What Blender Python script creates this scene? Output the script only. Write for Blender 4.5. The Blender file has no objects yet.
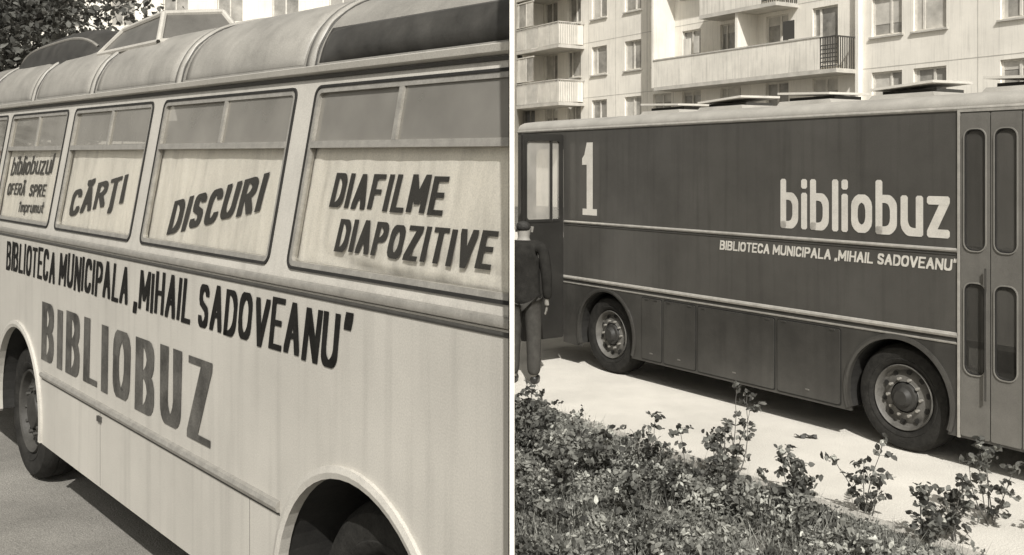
import bpy, bmesh, math, random
import numpy as np
from mathutils import Vector, Matrix
from mathutils.geometry import tessellate_polygon
random.seed(4); rng=np.random.default_rng(7)
scene=bpy.context.scene
COL=scene.collection
rad=math.radians
# ------------------------------------------------------------------ materials
TINT=(1.045,1.0,0.905)
def tint(g): return (min(1,g*TINT[0]),g,g*TINT[2],1)
def mat(name,g,rough=.6,var=.15,scale=6,bump=0.0,bscale=60,spec=.4,metal=0,stretch=(1,1,1),grain=.10,streak=0,attr=False,trans=0):
    m=bpy.data.materials.new(name);m.use_nodes=True
    nt=m.node_tree;N=nt.nodes;Lk=nt.links;N.clear()
    out=N.new("ShaderNodeOutputMaterial");p=N.new("ShaderNodeBsdfPrincipled")
    Lk.new(p.outputs[0],out.inputs[0])
    p.inputs["Roughness"].default_value=rough;p.inputs["Metallic"].default_value=metal
    p.inputs["Specular IOR Level"].default_value=spec
    tc=N.new("ShaderNodeTexCoord");mp=N.new("ShaderNodeMapping");mp.inputs["Scale"].default_value=stretch
    Lk.new(tc.outputs["Object"],mp.inputs[0])
    n1=N.new("ShaderNodeTexNoise");n1.inputs["Scale"].default_value=scale;n1.inputs["Detail"].default_value=8;n1.inputs["Roughness"].default_value=.65
    Lk.new(mp.outputs[0],n1.inputs[0])
    mr=N.new("ShaderNodeMapRange");mr.inputs[1].default_value=.3;mr.inputs[2].default_value=.7
    mr.inputs[3].default_value=1-var;mr.inputs[4].default_value=1+var
    Lk.new(n1.outputs[0],mr.inputs[0])
    n2=N.new("ShaderNodeTexNoise");n2.inputs["Scale"].default_value=170;n2.inputs["Detail"].default_value=2
    Lk.new(tc.outputs["Object"],n2.inputs[0])
    mr2=N.new("ShaderNodeMapRange");mr2.inputs[1].default_value=.3;mr2.inputs[2].default_value=.7
    mr2.inputs[3].default_value=1-grain;mr2.inputs[4].default_value=1+grain
    Lk.new(n2.outputs[0],mr2.inputs[0])
    mu=N.new("ShaderNodeMath");mu.operation='MULTIPLY';Lk.new(mr.outputs[0],mu.inputs[0]);Lk.new(mr2.outputs[0],mu.inputs[1])
    last=mu.outputs[0]
    if streak:
        mp3=N.new("ShaderNodeMapping");mp3.inputs["Scale"].default_value=(14,14,.7);Lk.new(tc.outputs["Object"],mp3.inputs[0])
        n3=N.new("ShaderNodeTexNoise");n3.inputs["Scale"].default_value=1.0;n3.inputs["Detail"].default_value=6;Lk.new(mp3.outputs[0],n3.inputs[0])
        mr3=N.new("ShaderNodeMapRange");mr3.inputs[1].default_value=.5;mr3.inputs[2].default_value=.75;mr3.inputs[3].default_value=1;mr3.inputs[4].default_value=1-streak
        Lk.new(n3.outputs[0],mr3.inputs[0])
        m3=N.new("ShaderNodeMath");m3.operation='MULTIPLY';Lk.new(last,m3.inputs[0]);Lk.new(mr3.outputs[0],m3.inputs[1]);last=m3.outputs[0]
    vm=N.new("ShaderNodeVectorMath");vm.operation='SCALE'
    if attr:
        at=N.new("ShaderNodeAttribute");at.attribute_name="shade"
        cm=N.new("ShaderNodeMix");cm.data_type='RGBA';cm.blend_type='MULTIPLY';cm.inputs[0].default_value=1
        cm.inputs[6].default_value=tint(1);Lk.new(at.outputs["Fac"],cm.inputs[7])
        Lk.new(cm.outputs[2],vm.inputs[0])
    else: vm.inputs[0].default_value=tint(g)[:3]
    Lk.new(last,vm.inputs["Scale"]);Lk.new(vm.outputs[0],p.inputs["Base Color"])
    if bump:
        nb=N.new("ShaderNodeTexNoise");nb.inputs["Scale"].default_value=bscale;nb.inputs["Detail"].default_value=5
        Lk.new(mp.outputs[0],nb.inputs[0])
        b=N.new("ShaderNodeBump");b.inputs["Strength"].default_value=bump;b.inputs["Distance"].default_value=.02
        Lk.new(nb.outputs[0],b.inputs["Height"]);Lk.new(b.outputs[0],p.inputs["Normal"])
    if trans:
        t=N.new("ShaderNodeBsdfTranslucent");t.inputs[0].default_value=tint(.5 if not attr else .3)
        mx=N.new("ShaderNodeMixShader");mx.inputs[0].default_value=trans
        Lk.new(p.outputs[0],mx.inputs[1]);Lk.new(t.outputs[0],mx.inputs[2]);Lk.new(mx.outputs[0],out.inputs[0])
    return m
def glass(name,dust_sheen=.25,g=.5,refl=.6,tr=.95):
    m=bpy.data.materials.new(name);m.use_nodes=True
    nt=m.node_tree;N=nt.nodes;Lk=nt.links;N.clear()
    out=N.new("ShaderNodeOutputMaterial")
    t=N.new("ShaderNodeBsdfTransparent");t.inputs[0].default_value=(tr,tr,tr*.99,1)
    d=N.new("ShaderNodeBsdfDiffuse");d.inputs[0].default_value=tint(g)
    gl=N.new("ShaderNodeBsdfGlossy");gl.inputs[0].default_value=tint(.95);gl.inputs["Roughness"].default_value=.06
    n=N.new("ShaderNodeTexNoise");n.inputs["Scale"].default_value=3;n.inputs["Detail"].default_value=6
    tc=N.new("ShaderNodeTexCoord");Lk.new(tc.outputs["Object"],n.inputs[0])
    mr=N.new("ShaderNodeMapRange");mr.inputs[1].default_value=.3;mr.inputs[2].default_value=.7;mr.inputs[3].default_value=dust_sheen*.75;mr.inputs[4].default_value=min(1,dust_sheen*1.2)
    Lk.new(n.outputs[0],mr.inputs[0])
    a=N.new("ShaderNodeMixShader");Lk.new(mr.outputs[0],a.inputs[0]);Lk.new(t.outputs[0],a.inputs[1]);Lk.new(d.outputs[0],a.inputs[2])
    fr=N.new("ShaderNodeFresnel");fr.inputs[0].default_value=1.5
    mm=N.new("ShaderNodeMath");mm.operation='MULTIPLY';mm.inputs[1].default_value=refl;Lk.new(fr.outputs[0],mm.inputs[0])
    b=N.new("ShaderNodeMixShader");Lk.new(mm.outputs[0],b.inputs[0]);Lk.new(a.outputs[0],b.inputs[1]);Lk.new(gl.outputs[0],b.inputs[2])
    Lk.new(b.outputs[0],out.inputs[0]);return m
M={}
M['cream']=mat("cream_paint",.46,.32,.13,1.0,.06,6,.5,streak=.16,grain=.11)
M['roof1']=mat("roof_paint",.26,.42,.22,3,.06,10,.45,grain=.14,streak=.15)
M['roof1b']=mat("roof_panel_paint",.30,.36,.22,3,.06,8,.5,grain=.14,streak=.15)
M['hatchpane']=mat("hatch_glass",.12,.3,.3,3,.02,10,.6)
M['roofdark']=mat("dark_roof_pane",.045,.40,.5,5,.08,10,spec=.5)
M['trim']=mat("aluminium_trim",.32,.35,.2,20,.02,spec=.7,metal=.3)
M['trimdark']=mat("dark_trim",.05,.5,.2,20)
M['seam']=mat("seam_grey",.16,.6,.2,20)  # dark grey of the joints between body panels
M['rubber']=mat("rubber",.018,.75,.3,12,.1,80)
M['ink']=mat("sign_paint",.014,.75,.4,9,grain=.25,spec=.12)
M['inkgrey']=mat("grey_sign_paint",.085,.6,.65,4,grain=.25,spec=.2,streak=.3)
M['curtain']=mat("curtain_cloth",.76,.9,.10,2.5,.25,9,.1,trans=.05,streak=.22,stretch=(1.6,1.6,.35))
M['blind']=mat("grey_blind",.16,.9,.3,2,.05,20,.1)
M['interior']=mat("dark_interior",.05,.9,.2,3)
M['glass1']=glass("dusty_glass",.04,.5,.5,.99)
M['glass1u']=glass("sky_grey_upper_glass",.72,.24,1.4,.7)  # grey mixed into the colour as a painted sky reflection, veiling the interior
M['glass2']=glass("door_glass",.55,.45,.8,.85)
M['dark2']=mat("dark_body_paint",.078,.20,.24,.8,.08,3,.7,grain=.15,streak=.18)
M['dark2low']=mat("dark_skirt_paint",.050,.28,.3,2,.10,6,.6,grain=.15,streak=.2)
M['doordark']=mat("dark_door_paint",.026,.35,.25,3,.04,12,.4)
M['roof2']=mat("grey_roof_paint",.34,.5,.18,3,.04,20)
M['rail2']=mat("pale_rail",.36,.4,.2,15,metal=.1)
M['white']=mat("white_lettering",.58,.6,.12,6)
M['door2']=mat("door_paint",.14,.35,.16,4,.04,14,.5,streak=.1)
M['doorframe']=mat("door_window_frame",.20,.4,.16,4)
M['doorglass']=mat("grey_door_glass",.11,.15,.4,1.5,spec=.8)
M['tyre']=mat("tyre_rubber",.022,.85,.4,15,.25,60,.2)
M['rim']=mat("wheel_steel",.10,.55,.4,10,.1,50,.4)
M['rim1']=mat("painted_wheel_steel",.05,.6,.35,10,.1,50,.3)
M['rimdark']=mat("greasy_steel",.03,.6,.3,20)
M['asphalt']=mat("asphalt",.21,.9,.22,1.2,.5,90,.2,grain=.35)
M['road2']=mat("pale_concrete_road",.58,.9,.15,.9,.35,60,.15,grain=.22)
M['kerb']=mat("kerb_concrete",.40,.9,.2,5,.3,50,.2)
M['soil']=mat("soil",.12,.95,.6,3,.6,40,.1,grain=.4)
M['leaf']=mat("leaf",.2,.6,.25,30,0,spec=.2,attr=True,trans=.2)
M['bark']=mat("bark",.09,.9,.4,10,.6,30)
M['facade']=mat("facade_render",.72,.9,.12,.5,.15,8,.12,grain=.1,streak=.16)
M['facade2']=mat("parapet_render",.66,.9,.14,.9,.1,8,.12,streak=.28)
M['slab']=mat("balcony_slab",.44,.9,.2,2,.1,10)
M['winframe']=mat("window_frame_wood",.55,.7,.2,4)
M['winglass']=mat("building_glass",.27,.2,.6,.7,spec=.6)
M['wincurtain']=mat("net_curtain",.48,.9,.3,1.2)
M['wall']=mat("white_partition",.80,.8,.03,3)
M['suit']=mat("dark_wool",.024,.9,.3,14,.2,90,.1)
M['trous']=mat("trouser_cloth",.058,.9,.25,14,.2,90,.1)
M['skin']=mat("skin",.26,.6,.1,10)
M['hair']=mat("hair",.028,.7,.4,40,.4,90)
M['shoe']=mat("leather",.02,.4,.2,20)
M['panel']=mat("block_panel",.5,.9,.15,.6,.1,8,.1)
# ------------------------------------------------------------------ mesh helpers
def mk(name,verts,faces,m,parent=None,smooth=False,bevel=0,loc=None):
    me=bpy.data.meshes.new(name);me.from_pydata([tuple(v) for v in verts],[],[tuple(f) for f in faces]);me.update()
    me.materials.append(m)
    o=bpy.data.objects.new(name,me);COL.objects.link(o)
    if smooth:
        for p in me.polygons:p.use_smooth=True
    if parent:o.parent=parent
    if loc is not None:o.location=loc
    if bevel:
        b=o.modifiers.new("bevel","BEVEL");b.width=bevel;b.segments=2;b.limit_method='ANGLE'
    return o
def empty(name,loc=(0,0,0),rz=0,parent=None):
    o=bpy.data.objects.new(name,None);COL.objects.link(o);o.location=loc;o.rotation_euler=(0,0,rz);o.empty_display_size=.2
    if parent:o.parent=parent
    return o
def info(o,label,cat,group=None):
    o["label"]=label;o["category"]=cat
    if group:o["group"]=group
ident=lambda x,y,z:(x,y,z)
def rr(x0,z0,x1,z1,r,n=5):
    pts=[]
    for cx,cz,a0 in ((x1-r,z0+r,-90),(x1-r,z1-r,0),(x0+r,z1-r,90),(x0+r,z0+r,180)):
        for i in range(n+1):
            a=rad(a0+90*i/n);pts.append((cx+r*math.cos(a),cz+r*math.sin(a)))
    return pts
def plate_data(outer,holes,y0,y1,mf=ident,base=0):
    polys=[outer]+list(holes)
    tris=tessellate_polygon([[Vector((p[0],p[1],0)) for p in pl] for pl in polys])
    flat=[p for pl in polys for p in pl];n=len(flat)
    V=[mf(p[0],y0,p[1]) for p in flat]+[mf(p[0],y1,p[1]) for p in flat]
    F=[]
    for t in tris:
        a,b,c=[flat[i] for i in t]
        ccw=((b[0]-a[0])*(c[1]-a[1])-(b[1]-a[1])*(c[0]-a[0]))>0
        t=t if ccw else (t[0],t[2],t[1])
        F.append(tuple(i+base for i in t));F.append((t[0]+n+base,t[2]+n+base,t[1]+n+base))
    k=0
    for pl in polys:
        m_=len(pl)
        for i in range(m_):
            j=(i+1)%m_;F.append((k+i+base,k+i+n+base,k+j+n+base,k+j+base))
        k+=m_
    return V,F
def fixn(o):
    bm=bmesh.new();bm.from_mesh(o.data);bmesh.ops.recalc_face_normals(bm,faces=bm.faces);bm.to_mesh(o.data);bm.free();return o
def plate(name,outer,holes,y0,y1,m,parent=None,mf=ident,bevel=0):
    V,F=plate_data(outer,holes,y0,y1,mf)
    return fixn(mk(name,V,F,m,parent))
def boxes_data(L,mf=ident):
    V=[];F=[]
    for (x0,x1,y0,y1,z0,z1) in L:
        b=len(V)
        V+=[mf(x,y,z) for x in (x0,x1) for y in (y0,y1) for z in (z0,z1)]
        F+=[(b,b+1,b+3,b+2),(b+4,b+6,b+7,b+5),(b,b+4,b+5,b+1),(b+2,b+3,b+7,b+6),(b,b+2,b+6,b+4),(b+1,b+5,b+7,b+3)]
    return V,F
def boxes(name,L,m,parent=None,mf=ident,bevel=0):
    V,F=boxes_data(L,mf);return mk(name,V,F,m,parent,bevel=bevel)
def each(name,L,m,parent=None,mf=ident,bevel=0):
    return [boxes(name,[b],m,parent,mf,bevel) for b in L]
def pane(name,x0,x1,y,z0,z1,m,parent,mf=ident):
    return mk(name,[mf(x0,y,z0),mf(x1,y,z0),mf(x1,y,z1),mf(x0,y,z1)],[(0,1,2,3)],m,parent)
def prism(name,prof,x0,x1,m,parent=None,mf=ident,nx=1,smooth=False,closed=True,caps=True):
    n=len(prof);V=[];F=[]
    for i in range(nx+1):
        x=x0+(x1-x0)*i/nx
        V+=[mf(x,p[0],p[1]) for p in prof]
    for i in range(nx):
        for j in range(n if closed else n-1):
            k=(j+1)%n;F.append((i*n+j,i*n+k,(i+1)*n+k,(i+1)*n+j))
    if closed and caps:
        F.append(tuple(range(n)));F.append(tuple(nx*n+j for j in range(n)))
    o=fixn(mk(name,V,F,m,parent))
    if smooth:
        for p in o.data.polygons:p.use_smooth=True
        try:o.data.set_sharp_from_angle(angle=rad(40))
        except Exception:pass
    return o
def lathe(name,prof,cx,cy,cz,m,parent=None,seg=56,smooth=True):
    V=[];F=[];n=len(prof)
    for i in range(seg):
        a=2*math.pi*i/seg
        for r,y in prof:V.append((cx+r*math.cos(a),cy+y,cz+r*math.sin(a)))
    for i in range(seg):
        k=(i+1)%seg
        for j in range(n-1):F.append((i*n+j,i*n+j+1,k*n+j+1,k*n+j))
    o=mk(name,V,F,m,parent)
    bm=bmesh.new();bm.from_mesh(o.data);bmesh.ops.remove_doubles(bm,verts=bm.verts,dist=1e-5);bmesh.ops.recalc_face_normals(bm,faces=bm.faces)
    bm.to_mesh(o.data);bm.free()
    for p in o.data.polygons:p.use_smooth=smooth
    try:o.data.set_sharp_from_angle(angle=rad(35))
    except Exception:pass
    return o
def halfring(name,cx,cz,r0,r1,y0,y1,a0,a1,m,parent,mf=ident,seg=30):
    V=[];F=[]
    for i in range(seg+1):
        a=rad(a0+(a1-a0)*i/seg);c,s=math.cos(a),math.sin(a)
        for r,y in ((r0,y1),(r0,y0),((r0+r1)/2,y0-.006),(r1,y0),(r1,y1)):V.append(mf(cx+r*c,y,cz+r*s))
    for i in range(seg):
        for j in range(5):
            k=(j+1)%5;F.append((i*5+j,i*5+k,(i+1)*5+k,(i+1)*5+j))
    return mk(name,V,F,m,parent)
# ------------------------------------------------------------------ stroke lettering
def arcp(cx,cy,rx,ry,a0,a1,n=7):
    return [(cx+rx*math.cos(rad(a0+(a1-a0)*i/n)),cy+ry*math.sin(rad(a0+(a1-a0)*i/n))) for i in range(n+1)]
X_=.68
Bc=[(0,0),(0,1),(.5,1)]+arcp(.5,.765,.45,.235,90,-90)+[(0,.53)]
Bl=[(0,.53),(.5,.53)]+arcp(.5,.265,.5,.265,90,-90)+[(0,0)]
G={
'A':[.95,[[(0,0),(.5,1),(1,0)],[(.2,.33),(.8,.33)]]],
'B':[.9,[Bc,Bl]],
'C':[.85,[arcp(.5,.7,.5,.3,15,180)+arcp(.5,.3,.5,.3,180,345)]],
'D':[.9,[[(0,0),(0,1),(.45,1)]+arcp(.45,.65,.55,.35,90,0)+arcp(.45,.35,.55,.35,0,-90)+[(0,0)]]],
'E':[.78,[[(1,1),(0,1),(0,0),(1,0)],[(0,.52),(.8,.52)]]],
'F':[.76,[[(1,1),(0,1),(0,0)],[(0,.5),(.8,.5)]]],
'H':[.9,[[(0,0),(0,1)],[(1,0),(1,1)],[(0,.5),(1,.5)]]],
'I':[0,[[(0,0),(0,1)]]],
'L':[.75,[[(0,1),(0,0),(1,0)]]],
'M':[1.15,[[(0,0),(0,1),(.5,.25),(1,1),(1,0)]]],
'N':[.92,[[(0,0),(0,1),(1,0),(1,1)]]],
'O':[.95,[arcp(.5,.65,.5,.35,0,180)+arcp(.5,.35,.5,.35,180,360)+[(1,.65)]]],
'P':[.85,[[(0,0),(0,1),(.5,1)]+arcp(.5,.73,.5,.27,90,-90)+[(0,.46)]]],
'R':[.9,[[(0,0),(0,1),(.5,1)]+arcp(.5,.75,.5,.25,90,-90)+[(0,.5)],[(.5,.5),(1,0)]]],
'S':[.82,[arcp(.5,.76,.48,.24,15,190,8)+[(.15,.58),(.5,.5),(.85,.42)]+arcp(.5,.24,.48,.24,10,-165,8)]],
'T':[.85,[[(0,1),(1,1)],[(.5,1),(.5,0)]]],
'U':[.9,[[(0,1)]+arcp(.5,.28,.5,.28,180,360,9)+[(1,1)]]],
'V':[.95,[[(0,1),(.5,0),(1,1)]]],
'Z':[.85,[[(0,1),(1,1),(0,0),(1,0)]]],
'b':[.72,[[(0,1),(0,0)],[(0,X_),(.5,X_)]+arcp(.5,X_-.22,.5,.22,90,0)+arcp(.5,.22,.5,.22,0,-90)+[(0,0)]]],
'i':[0,[[(0,0),(0,X_)],[(0,.95),(0,1)]]],
'l':[0,[[(0,0),(0,1)]]],
'o':[.74,[arcp(.5,X_-.22,.5,.22,0,180)+arcp(.5,.22,.5,.22,180,360)+[(1,X_-.22)]]],
'u':[.72,[[(0,X_)]+arcp(.5,.22,.5,.22,180,270)+[(1,0)],[(1,X_),(1,0)]]],
'z':[.68,[[(0,X_),(1,X_),(0,0),(1,0)]]],
'1':[.8,[[(.0,.76),(.25,.82),(.5,1),(.5,0)],[(.05,0),(.95,0)]]],
' ':[.25,[]],
'„':[.22,[[(.2,.08),(0,-.12)],[(1,.08),(.8,-.12)]]],
'”':[.22,[[(.2,1.08),(0,.86)],[(1,1.08),(.8,.86)]]],
'm':[1.1,[[(0,0),(0,.66)],[(0,.5),(.3,.66),(.5,.55),(.5,0)],[(.5,.5),(.8,.66),(1,.55),(1,0)]]],
'p':[.72,[[(0,-.3),(0,.66),(.7,.66),(1,.54),(1,.12),(.7,0),(0,0)]]],
'r':[.5,[[(0,0),(0,.66)],[(0,.5),(.5,.66),(1,.62)]]],
't':[.5,[[(.4,1),(.4,.1),(1,0)],[(0,.66),(1,.66)]]],
}
G['Ă']=[G['A'][0],G['A'][1]+[[(.22,1.30),(.38,1.18),(.62,1.18),(.78,1.30)]]]
G['Ț']=[G['T'][0],G['T'][1]+[[(.5,-.17),(.4,-.32)]]]
G['î']=[.4,[[(.5,0),(.5,.66)],[(0,.82),(.5,1.0),(1,.82)]]]
def hull(pts):
    pts=sorted(set(pts))
    def half(P):
        h=[]
        for p in P:
            while len(h)>=2 and (h[-1][0]-h[-2][0])*(p[1]-h[-2][1])-(h[-1][1]-h[-2][1])*(p[0]-h[-2][0])<=1e-12:h.pop()
            h.append(p)
        return h
    a=half(pts);b=half(pts[::-1]);return a[:-1]+b[:-1]
def lettering(name,txt,x0,length,z0,h,wx,wy,y,m,parent,mf=ident,slant=0,rise=0,gap=.55,jit=0,k=.62,roundpen=False,flare=0):
    r=random.Random(len(txt)+3)
    adv=[(wx+G[c][0]*k*h) if G[c][1] else .28*h for c in txt]
    tot=sum(adv)+gap*wx*(len(txt)-1)
    sc=length/tot
    V=[];F=[];x=x0;st=0
    for c,a in zip(txt,adv):
        w=a*sc;pw=min(wx*max(sc,.8),w) if G[c][0]>0.3 or G[c][0]==0 else wx*.6
        dz=jit*h*(r.random()-.5);hh=h*(1+jit*(r.random()-.5));sl=slant+jit*1.2*(r.random()-.5)
        for line in G[c][1]:
            P=[(x+pw/2+p[0]*max(w-pw,0), wy/2+p[1]*(hh-wy)) for p in line]
            for (p,q) in zip(P[:-1],P[1:]):
                fl=lambda u:pw*(1-flare+2*flare*abs(u[1]/hh-.5)*2*.5)
                cor=[(u[0]+ex*fl(u)/2,u[1]+ez*wy/2) for u in (p,q) for ex,ez in ((-1,-.55),(-.55,-1),(.55,-1),(1,-.55),(1,.55),(.55,1),(-.55,1),(-1,.55))] if roundpen else [(u[0]+sx*fl(u)/2,u[1]+sy*wy/2) for u in (p,q) for sx in (-1,1) for sy in (-1,1)]
                hp=hull(cor);st+=1;yy=y-0.00012*(st%9)
                b=len(V)
                for (px,pz) in hp:
                    X=px+sl*pz;V.append(mf(X,yy,z0+dz+pz+rise*(X-x0)))
                F.append(tuple(range(b,b+len(hp))))
        x+=w+gap*wx*sc
    return mk(name,V,F,m,parent)
# ------------------------------------------------------------------ camera, light, sky
cd=bpy.data.cameras.new("camera");cam=bpy.data.objects.new("camera",cd);COL.objects.link(cam);scene.camera=cam
cam.location=(0,0,2.22);cam.rotation_euler=(rad(90),0,0);cd.sensor_width=36;cd.lens=35.16;cd.shift_y=-.107;cd.clip_end=900;cd.clip_start=.05
EL=43
sd=bpy.data.lights.new("sun","SUN");sd.energy=4.9;sd.angle=rad(.6);sd.color=(1,.97,.92)
sun=bpy.data.objects.new("sun",sd);COL.objects.link(sun);sun.rotation_euler=(rad(90-EL),0,rad(3));sun.location=(0,-10,20)
w=bpy.data.worlds.new("World");scene.world=w;w.use_nodes=True;nt=w.node_tree;nt.nodes.clear()
sk=nt.nodes.new("ShaderNodeTexSky");sk.sky_type='NISHITA';sk.sun_disc=False;sk.sun_elevation=rad(EL);sk.sun_rotation=rad(180);sk.dust_density=3
bw=nt.nodes.new("ShaderNodeRGBToBW");cm=nt.nodes.new("ShaderNodeMix");cm.data_type='RGBA';cm.blend_type='MULTIPLY';cm.inputs[0].default_value=1
cm.inputs[6].default_value=(1.03,1,.93,1)
bg=nt.nodes.new("ShaderNodeBackground");bg.inputs[1].default_value=.11;wo=nt.nodes.new("ShaderNodeOutputWorld")
nt.links.new(sk.outputs[0],bw.inputs[0]);nt.links.new(bw.outputs[0],cm.inputs[7]);nt.links.new(cm.outputs[2],bg.inputs[0]);nt.links.new(bg.outputs[0],wo.inputs[0])
scene.view_settings.view_transform='Standard';scene.view_settings.look='None';scene.view_settings.exposure=0
# ------------------------------------------------------------------ ground
def sheet(name,pts,z,m,kind=True):
    o=mk(name,[(p[0],p[1],z) for p in pts],[tuple(range(len(pts)))],m)
    if kind:o["kind"]="structure"
    return o
sheet("ground",[(-400,-100),(400,-100),(400,700),(-400,700)],-.008,M['soil'])
PH2=rad(33.9);d2=(-math.sin(PH2),math.cos(PH2));n2=(math.cos(PH2),math.sin(PH2));P2=(3.04,7.74)
def w2(s,o):return (P2[0]+s*d2[0]+o*n2[0],P2[1]+s*d2[1]+o*n2[1])
sheet("road",[(-60,-20),(-.006,-20),(-.006,60),(-60,60)],-.004,M['asphalt'])
def clipX(poly,xmin):
    out=[]
    for i in range(len(poly)):
        a,b=poly[i],poly[(i+1)%len(poly)]
        if a[0]>=xmin:out.append(a)
        if (a[0]>=xmin)!=(b[0]>=xmin):
            t=(xmin-a[0])/(b[0]-a[0]);out.append((xmin,a[1]+t*(b[1]-a[1])))
    return out
EDG=-1.50
sheet("pavement",clipX([w2(-20,EDG),w2(-20,14),w2(45,14),w2(45,EDG)],.006),0,M['road2'])
kp=clipX([w2(-20,EDG-.10),w2(-20,EDG),w2(30,EDG),w2(30,EDG-.10)],.006)
n=len(kp);kb=mk("kerb",[(p[0],p[1],.05) for p in kp]+[(p[0],p[1],-.01) for p in kp],[tuple(range(n))]+[(i,i+n,(i+1)%n+n,(i+1)%n) for i in range(n)],M['kerb']);kb["kind"]="structure"
lw=sheet("lawn",clipX([w2(-20,-14),w2(-20,EDG-.10),w2(30,EDG-.10),w2(30,-14)],.006),.01,M['soil'])
V,F=boxes_data([(-.006,.006,2.5,7.2,-.01,3.55)])
wl=mk("partition_wall",V,F,M['wall']);info(wl,"thin white partition wall standing between the two buses","wall")
# ------------------------------------------------------------------ wheel builder
def wheel(parent,x,z,r,y,rimm,hb=.03):
    e=empty("wheel",parent=parent)
    lathe("tyre",[(.60*r,.03),(.66*r,.0),(.72*r,-.008),(.73*r,-.004),(.80*r,-.012),(.92*r,.0),(.975*r,.03),(r,.06),(r,.09),(.985*r,.095),(r,.10),(r,.16),(.985*r,.165),(r,.17),(.975*r,.23),(.9*r,.26),(.6*r,.25)],x,y,z,M['tyre'],e)
    lathe("rim",[(.615*r,.015),(.60*r,.0),(.575*r,.01),(.55*r,.060),(.50*r,.066),(.40*r,.045),(.30*r,.035),(.29*r,.03)],x,y,z,rimm,e)
    lathe("hub",[(.27*r,.033),(.25*r,.012),(.19*r,.005),(.17*r,.005-hb*.6),(.13*r,.0-hb),(0.0005,-.004-hb)],x,y,z,M['rimdark'],e)
    for i in range(10):
        a=2*math.pi*(i+.3)/10;cx=x+.465*r*math.cos(a);cz=z+.465*r*math.sin(a)
        V=[(cx+.055*r*math.cos(math.pi*j/6),y+.050,cz+.055*r*math.sin(math.pi*j/6)) for j in range(12)]
        mk("vent_hole",V,[tuple(range(12))],M['rubber'],e)
        a=2*math.pi*i/10;cx=x+.345*r*math.cos(a);cz=z+.345*r*math.sin(a)
        V=[(cx+.030*r*math.cos(math.pi*j/3),yy,cz+.030*r*math.sin(math.pi*j/3)) for yy in (y+.045,y+.010) for j in range(6)]
        mk("wheel_nut",V,[tuple(range(6,12))]+[(j,(j+1)%6,6+(j+1)%6,6+j) for j in range(6)],M['trim'] if rimm is M['rim'] else rimm,e)
    return e
# ================================================================== LEFT BUS
PH1=rad(39.93)
bus1=empty("bus",(-.798,3.80,0),PH1-rad(90));info(bus1,"old cream library bus with painted lettering and curtained windows","bus")
def ML(x,y,z):
    u=max(0,min(z,2.6)-1.75);return (x,y+.19*u,z+.017*(-x)*max(0,z-1.75)/.85)
XE=1.7;XF=-7.3
def arch(cx,cz,r,zb,n=22):
    a0=math.asin((zb-cz)/r)
    return [(cx+r*math.cos((math.pi-a0)-(math.pi-2*a0)*i/n),cz+r*math.sin((math.pi-a0)-(math.pi-2*a0)*i/n)) for i in range(n+1)]
AF,AN=-4.10,.37
outer=[(XF,.43)]+arch(AF,.56,.57,.43)+arch(AN,.56,.57,.43)+[(XE,.43),(XE,1.755),(XF,1.755)]
plate("side_wall",outer,[],0,.03,M['cream'],bus1)
wins=[(-6.35,-4.97),(-4.84,-3.43),(-3.29,-1.92),(-1.77,-.31),(-.15,1.38)]
WZ0,WZ1=1.83,2.545
WR_=.042
holes=[rr(a,WZ0,b,WZ1,WR_) for a,b in wins]
plate("window_surround",[(XF,1.757),(XE,1.757),(XE,2.60),(XF,2.60)],holes,0,.03,M['cream'],bus1,ML)
plate("far_side_wall",outer,[],0,-.03,M['cream'],bus1,lambda x,y,z:(x,2.4+y,z))
FS=lambda x,y,z:(ML(x,0,z)[0],2.4-.19*max(0,min(z,2.6)-1.75)+y,ML(x,0,z)[2])
plate("far_window_surround",[(XF,1.757),(XE,1.757),(XE,2.60),(XF,2.60)],[rr(a,WZ0,b,WZ1,.06) for a,b in wins],0,-.03,M['cream'],bus1,FS)
plate("far_blind",[(XF+.1,1.80),(XE,1.80),(XE,2.58),(XF+.1,2.58)],[],-.04,-.05,M['blind'],bus1,FS)
V,F=boxes_data([(XF+.05,XE,.06,2.34,1.19,1.22)]);mk("floor",V,F,M['interior'],bus1)
p0=[(.161,2.60),(.168,2.67),(.20,2.765),(.26,2.855),(.36,2.935),(.52,3.00),(.8,3.055),(1.2,3.08)]
prof=[]
for i in range(len(p0)-1):
    a=p0[max(0,i-1)];b=p0[i];c=p0[i+1];d=p0[min(len(p0)-1,i+2)]
    for t in (0,1/3,2/3):
        prof.append(tuple(.5*((2*b[k])+(-a[k]+c[k])*t+(2*a[k]-5*b[k]+4*c[k]-d[k])*t*t+(-a[k]+3*b[k]-3*c[k]+d[k])*t**3) for k in (0,1)))
prof.append(p0[-1])
full=prof+[(2.4-a,b) for a,b in prof[::-1][1:]]
inner=[(a+(.02 if a<1.2 else -.02 if a>1.2 else 0),b-.02) for a,b in full]
prism("roof",full+inner[::-1],XF,XE,M['roof1'],bus1,ML,smooth=True)
endp=[(0,.43),(2.4,.43),(2.4,1.75),(2.24,2.6)]+[(a,b) for a,b in full[::-1]]+[(0,1.75)]
plate("front_wall",[(a,b) for a,b in endp],[rr(.3,1.5,2.1,2.5,.1)],0,.03,M['cream'],bus1,lambda x,y,z:(XF-y,x,z))
def halfround(y,z,r,f=1.0):return [(y,z-r),(y-r*.6*f,z-r*.75),(y-r*.9*f,z),(y-r*.6*f,z+r*.75),(y,z+r)]
prism("belt_moulding",halfround(0,1.775,.018,.9),XF,XE,M['trim'],bus1,smooth=True)
prism("belt_moulding",halfround(0,1.740,.008,.8),XF,XE,M['trimdark'],bus1)
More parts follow.
